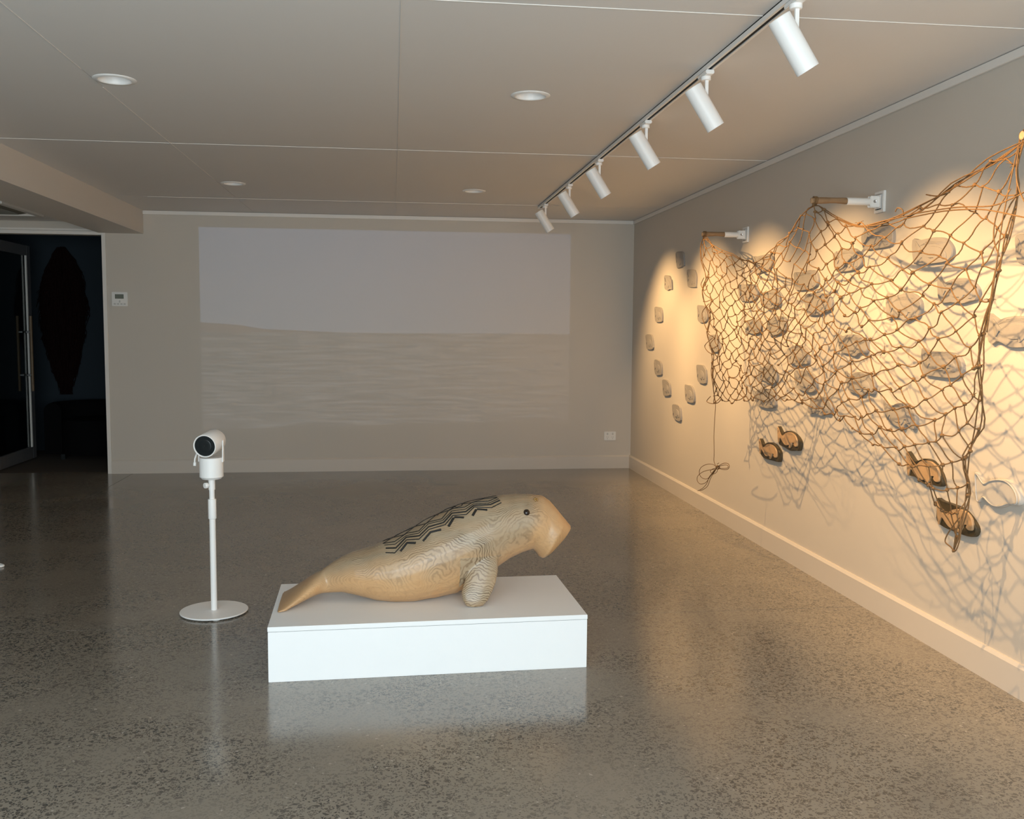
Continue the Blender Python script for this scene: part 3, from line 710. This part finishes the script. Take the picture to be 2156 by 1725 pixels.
PLQ = [
 (zA([(370,140),(385,130),(415,128),(430,135),(440,165),(443,255),(430,260),(425,270),(400,280),(383,280),(375,240),(368,180)]), 'topmost small grey clay tablet between the net and the room corner, lower corner chipped'),
 (zA([(472,300),(490,293),(530,293),(545,310),(556,360),(553,440),(545,455),(490,452),(478,435),(472,360)]), 'smooth small grey clay tablet just below the topmost chipped tablet, towards the net'),
 (zA([(266,350),(285,345),(312,352),(322,380),(330,390),(333,470),(322,472),(310,475),(300,483),(285,480),(268,462),(265,400)]), 'small grey clay tablet with stepped notches in its edge, near the room corner'),
 (zA([(177,634),(200,632),(230,638),(243,670),(246,740),(240,768),(200,772),(182,755),(178,690)]), 'small grey clay tablet below the notched one, between it and the tablet nearest the corner'),
 (zA([(565,625),(580,615),(640,625),(652,650),(658,730),(640,770),(600,776),(572,755),(568,690)]), 'small grey clay tablet crossed by the loose looped edge of the net'),
 (zA([(96,885),(140,883),(155,905),(162,960),(160,1015),(115,1018),(102,1000),(98,940)]), 'small grey clay tablet nearest to the room corner'),
 (zA([(173,1120),(195,1112),(222,1125),(238,1160),(240,1240),(225,1252),(195,1252),(178,1225)]), 'small grey clay tablet just below the one nearest the room corner'),
 (zA([(247,1295),(275,1292),(300,1310),(315,1340),(318,1420),(310,1437),(265,1440),(255,1420),(250,1350)]), 'small grey clay tablet directly above the lowest one near the room corner'),
 (zA([(452,1345),(470,1338),(510,1350),(530,1390),(538,1450),(530,1503),(480,1495),(458,1470)]), 'small grey clay tablet with a rounded shoulder beside the lowest one, towards the net'),
 (zA([(558,1165),(575,1157),(615,1162),(630,1185),(645,1220),(643,1325),(585,1320),(568,1290),(562,1230)]), 'pale grey clay tablet with stepped top edge close beside the lower net edge'),
 (zA([(338,1520),(365,1515),(400,1530),(412,1570),(415,1660),(390,1668),(350,1640),(340,1580)]), 'lowest small grey clay tablet between the net and the room corner'),
 ([(1497,707),(1511,705),(1516,714),(1517,736),(1511,742),(1499,738),(1496,722)], 'small grey clay tablet hidden behind the gathered end of the net'),
 (zB([(480,390),(560,385),(700,350),(800,340),(860,400),(870,500),(830,610),(760,670),(620,720),(560,745),(500,720),(470,620),(475,500)]), 'grey clay plaque behind the upper net edge, between the end bracket and the middle peak'),
 (zB([(170,960),(300,950),(430,940),(510,990),(560,1090),(555,1200),(500,1270),(380,1300),(260,1285),(200,1250),(180,1100)]), 'rounded grey clay plaque behind the finest part of the net'),
 (zB([(640,1130),(760,1090),(900,1060),(990,1140),(1025,1260),(1010,1390),(950,1420),(850,1445),(740,1405),(660,1390),(635,1290)]), 'grey clay plaque with bright sunk rim crossed by pale cord'),
 (zC([(160,305),(300,300),(440,260),(550,280),(600,400),(600,500),(550,580),(430,630),(200,645),(160,560),(150,420)]), 'grey clay plaque straight below the middle branch'),
 (zB2([(290,120),(420,110),(500,120),(522,190),(515,280),(480,330),(400,345),(300,315),(260,300),(280,200)]), 'small rounded grey plaque behind the closely knotted net, below the rounded one'),
 (zB2([(660,130),(750,60),(880,50),(930,110),(935,250),(890,310),(800,350),(670,375),(640,290)]), 'grey clay plaque deep in net shadow below the one crossed by pale cord'),
 (zB2([(960,600),(1050,540),(1170,530),(1260,590),(1310,720),(1300,830),(1230,835),(1160,870),(1080,850),(980,790)]), 'grey plaque with wavy lower edge behind the darkest crowded knots'),
 (zB2([(490,930),(600,870),(690,860),(750,920),(785,1030),(770,1130),(720,1160),(620,1140),(540,1090),(490,1080),(480,1000)]), 'grey clay plaque just above the straight lower hem of the net'),
 (zB2([(420,1310),(520,1250),(680,1250),(740,1300),(760,1430),(755,1540),(650,1570),(540,1545),(480,1520),(430,1440)]), 'grey clay plaque hanging half below the straight lower hem of the net'),
 (zD([(150,830),(300,830),(400,850),(490,930),(525,1030),(510,1160),(440,1205),(340,1190),(200,1130),(150,1000)]), 'grey clay plaque with a pale curved rim behind tangled dark cord'),
 (zD([(500,1300),(580,1270),(700,1300),(770,1380),(795,1490),(760,1580),(670,1570),(620,1610),(500,1560),(390,1565),(390,1450)]), 'grey plaque behind the ragged net hem where it starts to slope down'),
 (zD([(895,210),(960,235),(1080,200),(1250,215),(1370,290),(1410,400),(1390,520),(1280,520),(1200,580),(1100,540),(980,515),(920,420)]), 'grey fish-tailed plaque behind wide net meshes below the middle peak'),
 (zD([(1020,830),(1080,920),(1200,860),(1350,860),(1480,950),(1540,1090),(1520,1230),(1400,1200),(1330,1255),(1180,1210),(1080,1160),(1050,1000)]), 'grey carved plaque with a pointed tail below the fish-tailed one'),
 (zE([(290,630),(380,595),(450,585),(510,620),(535,680),(520,740),(450,780),(340,792),(300,770),(290,700)]), 'oval grey clay plaque with a line of pale cord across it, under the middle bracket'),
 (zC([(360,740),(520,700),(720,700),(820,750),(870,870),(850,1010),(760,1050),(640,1105),(440,1110),(380,1000)]), 'grey clay plaque in criss-cross net shadow under the one below the middle branch'),
 (zE([(535,470),(600,400),(700,380),(780,395),(805,450),(800,540),(760,575),(640,595),(560,600),(535,540)]), 'grey clay plaque tucked under the bunched upper net rope beside the middle bracket'),
 (zE([(975,515),(1040,515),(1150,495),(1250,500),(1310,560),(1325,630),(1290,690),(1200,715),(1010,728),(980,690)]), 'large grey plaque with combed lines, the highest behind the wide meshes'),
 (zE([(1195,840),(1240,890),(1330,850),(1450,850),(1520,900),(1550,960),(1530,1030),(1480,1045),(1400,1068),(1310,1055),(1220,1060),(1195,980)]), 'large grey plaque with combed tail lines and bulging lower edge behind the wide meshes'),
 (zE([(755,980),(830,1010),(900,975),(980,980),(1040,1040),(1050,1120),(1020,1190),(980,1195),(920,1225),(860,1190),(800,1185),(760,1210),(745,1100)]), 'grey plaque with a forked tail and scalloped lower edge behind the wide meshes'),
 (zF([(1755,130),(1800,150),(1880,200),(2000,165),(2156,155),(2300,175),(2430,250),(2480,370),(2440,480),(2300,545),(2110,560),(2000,545),(1920,500),(1850,480),(1790,515),(1740,460),(1748,300)]), 'large grey fish-shaped plaque with combed tail, clear of the net edge'),
 (zF([(890,570),(960,600),(1100,610),(1230,615),(1350,660),(1410,760),(1410,860),(1350,940),(1200,945),(1040,925),(930,900),(890,800)]), 'large flat-bottomed grey plaque in the brightest light behind the wide meshes'),
 (zG([(690,240),(740,290),(850,265),(910,290),(955,370),(960,450),(935,490),(880,440),(855,485),(800,460),(720,410),(700,330)]), 'grey plaque with two rounded lobes below, above the netted timber dugong'),
 (zI([(2090,360),(2156,320),(2400,330),(2500,480),(2460,640),(2300,705),(2156,700),(2110,650),(2095,500)]), 'grey plaque beyond the hanging cord bundle, higher than the combed fish-shaped one'),
]
def outline_wall(pts, n=3):
    P = [on(x, y, 0, XR) for x, y in pts]; return catmull(P, n, True)
def slab(Q, x0, x1, inset=.0, dome=.0):
    """an outline on the wall given thickness from depth x0 (at the wall) to x1 (towards the room), softened front edge"""
    c = sum(Q, Vector())/len(Q); n = len(Q); V = []; Fc = []
    V += [Vector((XR-x0, p.y, p.z)) for p in Q]
    V += [Vector((XR-x1+min(.004, (x1-x0)*.4), p.y, p.z)) for p in Q]
    k = .0035/max(.02, max((p-c).length for p in Q))
    V += [Vector((XR-x1, p.y+(c.y-p.y)*k*1.3, p.z+(c.z-p.z)*k*1.3)) for p in Q]
    for r in range(2):
        for i in range(n): Fc.append((r*n+i, r*n+(i+1) % n, (r+1)*n+(i+1) % n, (r+1)*n+i))
    Fc.append(tuple(range(n-1, -1, -1))); Fc.append(tuple(2*n+i for i in range(n)))
    return V, Fc, c
def figure_px(pts, m=.10, extent=(.06, .10, .94, .92)):
    xs = [p[0] for p in pts]; ys = [p[1] for p in pts]; x0, x1, y0, y1 = min(xs), max(xs), min(ys), max(ys)
    a, b, c, d = extent
    return [(x0+(x1-x0)*(a+(c-a)*u), y0+(y1-y0)*(b+(d-b)*v)) for u, v in FIGN]
def plaque(pts, lab, mat, name='clay_plaque', cat='plaque', group='grey clay plaques on the net wall', thick=.016):
    Q = outline_wall(pts); V, Fc, c = slab(Q, 0, thick)
    t = thing(name, lab, cat, (XR, c.y, c.z), group)
    L = Vector((XR, c.y, c.z)); mb = MB().add([v-L for v in V], Fc); mb.build('tile', mat, t, auto=True)
    return t, L
for i, (pts, lab) in enumerate(PLQ):
    small = i < 12
    t, L = plaque(pts, lab, M['clay'], thick=.014 if small else .017)
    th0 = .014 if small else .017
    fp = figure_px(pts, extent=(.10, .16, .86, .84))
    Q = catmull([on(x, y, 0, XR) for x, y in fp], 2, True); V, Fc, c = slab(Q, th0-.002, th0+.0035)
    MB().add([v-L for v in V], Fc).build('dugong_relief', M['clay'], t, auto=True)
    if not small:                              # combed lines beside the tail, a raised rim along the back
        xs = [p[0] for p in pts]; ys = [p[1] for p in pts]; x0, x1, y0, y1 = min(xs), max(xs), min(ys), max(ys)
        for k in range(4):
            P = []
            for q in range(7):
                f = q/6; P.append(on(x0+(x1-x0)*(.10+.05*k+.30*f+.18*f*f), y0+(y1-y0)*(.32-.05*k-.10*math.sin(f*2.2)+.03*k*f), 0, XR-th0)-L)
            MB().tube(P, .0011, 5).build('combed_line', M['clay'], t, smooth=True)
wp = zG([(1443,845),(1465,855),(1490,895),(1522,930),(1570,905),(1640,893),(1710,903),(1770,945),(1812,1010),(1826,1065),(1822,1108),(1790,1118),(1740,1110),(1690,1128),(1640,1135),(1590,1118),(1550,1082),(1512,1048),(1478,1090),(1455,1070),(1445,950)])
t, L = plaque(wp, 'pale grey fish-shaped plaque with raised rim, low on the wall and clear of the net', M['whiteclay'], name='fish_plaque', group='fish plaques low on the wall')
Q = outline_wall(wp); c = sum(Q, Vector())/len(Q)
rim = [Vector((XR-.018, p.y+(c.y-p.y)*.10, p.z+(c.z-p.z)*.10))-L for p in Q]; rim.append(rim[0])
MB().tube(rim, .0032, 6, cap=False).build('raised_rim', M['whiteclay'], t, smooth=True)
TIM = [(zH([(240,705),(275,710),(345,860),(420,860),(500,815),(620,820),(740,890),(850,1020),(915,1180),(900,1400),(850,1460),(650,1410),(420,1350),(320,1260),(270,1160),(250,950)]), 'timber dugong on a dark board, lower of the pair below the net hem', (.01, .02, .90, .86)),
 (zH([(845,300),(880,310),(980,490),(1060,470),(1180,430),(1300,460),(1430,560),(1540,700),(1590,860),(1540,1080),(1400,1080),(1260,1090),(1080,980),(950,920),(880,850),(860,600)]), 'timber dugong on a dark board below the net hem, the upper of the pair', (.02, .03, .92, .88)),
 (zG([(893,680),(915,690),(960,750),(1030,728),(1100,750),(1160,830),(1190,920),(1170,960),(1100,945),(1010,920),(960,880),(900,850)]), 'timber dugong on a dark board caught behind the sloping net edge', (.01, .02, .95, .92)),
 (zG([(1140,1055),(1180,1075),(1280,1110),(1360,1150),(1430,1230),(1470,1310),(1450,1370),(1390,1370),(1280,1330),(1190,1290),(1140,1240),(1138,1150)]), 'timber dugong on a dark board caught in the lowest point of the net', (.03, .10, .95, .90))]
for pts, lab, ext in TIM:
    t, L = plaque(pts, lab, M['burntboard'], name='timber_dugong', cat='plaque', group='timber dugong plaques', thick=.020)
    Q = catmull([on(x, y, 0, XR) for x, y in figure_px(pts, extent=ext)], 3, True); V, Fc, c = slab(Q, .018, .027)
    MB().add([v-L for v in V], Fc).build('dugong_figure', M['ply'], t, auto=True)

# ------------------------------------------------------------------ the net
COLS = [[(1478,494),(1484,590),(1494,680),(1500,770),(1503,845)], [(1502,518),(1509,600),(1514,690),(1518,770),(1521,847)], [(1550,543),(1555,622),(1557,700),(1560,775),(1562,846)],
 [(1600,551),(1605,632),(1608,705),(1610,780),(1612,843)], [(1650,505),(1655,604),(1660,690),(1665,770),(1668,847)], [(1709,428),(1712,560),(1715,660),(1725,770),(1735,872)],
 [(1762,460),(1767,575),(1775,680),(1785,790),(1800,900)], [(1832,474),(1834,590),(1840,710),(1848,830),(1858,955)], [(1900,458),(1898,600),(1900,730),(1905,870),(1913,992)],
 [(1975,418),(1965,580),(1958,740),(1955,900),(1953,1032)], [(2050,368),(2030,555),(2010,750),(1995,930),(1983,1090)], [(2118,318),(2085,545),(2058,770),(2036,970),(2008,1145)], [(2147,290),(2108,510),(2072,740),(2046,950),(2012,1160)]]
WT = [4, 5, 6, 6, 5, 4, 3, 2, 2, 2, 2, 1]; NU = sum(WT); NV = 26
cum = [0]
for wv in WT: cum.append(cum[-1]+wv)
def cr(a, b, c, d, t): return .5*((2*b)+(c-a)*t+(2*a-5*b+4*c-d)*t*t+(3*b-a-3*c+d)*t**3)
def colpt(ci, v):
    col = COLS[ci]; f = v*4; i = min(3, int(f)); tq = f-i
    g_ = [Vector(p) for p in (col[max(i-1, 0)], col[i], col[i+1], col[min(i+2, 4)])]
    return cr(*g_, tq)
def netpx(i, j):
    for s in range(len(WT)):
        if i <= cum[s+1] or s == len(WT)-1: break
    tq = (i-cum[s])/(cum[s+1]-cum[s]); v = j/NV
    a, b, c, d = [colpt(min(max(s+k, 0), len(COLS)-1), v) for k in (-1, 0, 1, 2)]
    lin = b.lerp(c, tq)
    return lin.lerp(cr(a, b, c, d, tq), .6)
def net_x(i, j):
    v = j/NV; return XR-.325 + .05*v*math.sin(i*.31+.8) + .03*math.sin(i*.53+j*.21)*v + .05*v
rn = random.Random(11)
NODE = {}
for i in range(NU+1):
    for j in range(NV+1):
        if (i+j) % 2: continue
        p = netpx(i, j); q = on(p.x, p.y, 0, net_x(i, j))
        amp = .008 if 0 < j else .003
        if i < 6: amp *= 1.3
        NODE[i, j] = q + Vector((rn.uniform(-1, 1)*.02*(j > 0), rn.uniform(-1, 1)*amp*1.6, rn.uniform(-1, 1)*amp*1.4))
NODE[0, 0] = T1+Vector((.012, 0, -.018))
m5 = cum[5]; NODE[m5 if (m5 % 2 == 0) else m5+1, 0] = T2+Vector((.012, 0, -.018)); NODE[NU, 0] = T3+Vector((.012, 0, -.018))
cords = MB(); knots = MB()
ico = bmesh.new(); bmesh.ops.create_icosphere(ico, subdivisions=1, radius=1); icoV = [v.co.copy() for v in ico.verts]; icoF = [[v.index for v in f.verts] for f in ico.faces]; ico.free()
RC = .0025
def cord(a, b, bend=.14, r=RC, n=5):
    L = (b-a).length; d = (b-a).normalized(); s = d.orthogonal().normalized(); u2 = d.cross(s)
    ang = rn.uniform(0, 2*PI); k = rn.uniform(-1, 1)*bend*L; k2 = rn.uniform(-1, 1)*bend*.5*L
    off = s*math.cos(ang)+u2*math.sin(ang); off.x *= .5
    pts = []
    for q in range(n+1):
        t = q/n; pts.append(a.lerp(b, t)+off*(k*math.sin(PI*t)+k2*math.sin(2*PI*t))+Vector((0, 0, -.05*L*math.sin(PI*t))))
    cords.tube(pts, r, 5, cap=False)
def knot(p, s=1.0):
    r = rn.uniform(.0065, .0098)*s; R = Matrix.Rotation(rn.uniform(0, 6), 3, 'X') @ Matrix.Rotation(rn.uniform(0, 6), 3, 'Y')
    sc = Vector((r*rn.uniform(.8, 1.3), r*rn.uniform(.7, 1.1), r*rn.uniform(.7, 1.1)))
    knots.add([p + R @ Vector((v.x*sc.x, v.y*sc.y, v.z*sc.z)) for v in icoV], icoF)
    if rn.random() < .10:
        for q in range(2):
            e = Vector((rn.uniform(-1, 1), rn.uniform(-1, 1), rn.uniform(-.6, 1))).normalized()*rn.uniform(.014, .028); cords.tube([p, p+e*.6+Vector((0, 0, .003)), p+e], [.002, .0016, .001], 4)
missing = {(rn.randrange(4, NU-4), rn.randrange(4, NV-2)) for _ in range(26)}
for (i, j), p in NODE.items():
    knot(p, .8 if i < cum[5] else 1)
    for di in (-1, 1):
        q = NODE.get((i+di, j+1))
        if q is not None and (i, j) not in missing: cord(p, q, .13)
# selvedge ropes: top edge and the bundle on the outer side
def edge(keys, r, wob, reps):
    P = [NODE[k] for k in keys if k in NODE]
    for _ in range(reps):
        W = [p+Vector((rn.uniform(-1, 1), rn.uniform(-1, 1), rn.uniform(-1, 1)))*wob for p in P]; W[0] = P[0]; W[-1] = P[-1]
        cords.tube(catmull(W, 3), r, 5)
top_keys = [(i, 0) for i in range(0, NU+1, 2)]
edge(top_keys, RC, .010, 2)
edge([(i, 0) for i in range(cum[6]+cum[6] % 2, NU+1, 2)], RC, .014, 2)
edge([(NU-(NU+j) % 2, j) for j in range(NU % 2, NV+1, 2)], RC*1.1, .012, 3)
edge([(0, j) for j in range(0, NV+1, 2)], RC, .012, 2)
# frayed loops and loose strands: drawn strands run on from the outer branch to the part of the net out of view
def strand(px, x, r=RC, n=4):
    cords.tube(catmull([on(a, b, 0, x) for a, b in px], n), r, 5)
XN = XR-.325
for L_ in ([(1903,461),(1985,445),(2060,441),(2110,448),(2156,458),(2230,470)], [(1925,450),(2010,437),(2085,434),(2130,418),(2165,400)], [(2128,398),(2100,446),(2092,500),(2104,540)], [(2148,292),(2140,360),(2146,400),(2160,430)],
           [(2148,290),(2128,380),(2110,470),(2098,560),(2086,640),(2078,700)], [(2020,1090),(1998,1120),(1990,1140),(2002,1152),(2012,1160),(2022,1130),(2022,1090)], [(1482,585),(1476,600),(1484,612),(1490,600)], [(1492,640),(1478,660),(1486,690),(1494,700)], [(1500,712),(1484,728),(1492,742),(1504,746)],
           [(1960,412),(1952,410)], [(1950,410),(1975,413),(2000,405)], [(1885,446),(1890,438),(1900,442),(1903,456)], [(1496,835),(1488,845),(1498,850),(1512,848),(1520,838)]):
    strand(L_, XN)
lw = on(1505, 846, 0, XN)
m2 = MB()
zT = z_(1320, 700, 4.107)
def tl(L_, dx=0, n=6): m2.tube(catmull([on(a, b, 0, XN+dx) for a, b in zT(L_)], n), .0019, 6)
tl([(765,590),(766,640),(758,760),(752,900),(754,1040),(752,1110),(765,1150)])
tl([(770,1160),(740,1142),(690,1142),(640,1170),(626,1215),(645,1255),(690,1268),(735,1230),(765,1190),(780,1165)])
tl([(780,1165),(830,1135),(872,1135),(886,1160),(868,1185),(820,1185),(782,1168),(828,1150),(868,1150),(872,1172),(828,1178),(780,1170)], .008)
tl([(775,1185),(720,1190),(660,1205),(615,1240),(607,1280),(635,1312),(680,1300),(715,1255),(745,1205),(775,1175)], -.008)
tl([(770,1175),(735,1185),(722,1205),(745,1225),(775,1210),(785,1180)], .012)
tl([(765,1190),(712,1250),(692,1305),(655,1348),(612,1372)], .004); tl([(768,1190),(724,1262),(698,1328),(662,1358),(630,1370)], -.004)
tl([(780,1140),(795,1130)], 0)
wc = on(*zT([(785, 1168)])[0], 0, XN)
for k in range(4): m2.tube([wc+Vector((.010*math.cos(a), .006*(k-1.5)*.8, .011*math.sin(a))) for a in [2*PI*q/12 for q in range(13)]], .0019, 5)
net = thing('fishing_net', 'large knotted cord fishing net draped from branches in front of the wall', 'net', (XR, T2.y, T2.z))
nl = Vector((XR, T2.y, T2.z))
for mb, nm in ((cords, 'net_cords'), (knots, 'knots'), (m2, 'tail_cord')):
    mb.V = [v-nl for v in mb.V]
    me = mesh(mb.V, mb.F, True); o = obj(nm, me, M['cord'], net)
    if nm == 'knots': o['kind'] = 'stuff'
    if nm == 'tail_cord': o['label'] = 'thin cord hanging from the net end, tied up in a loose bow'
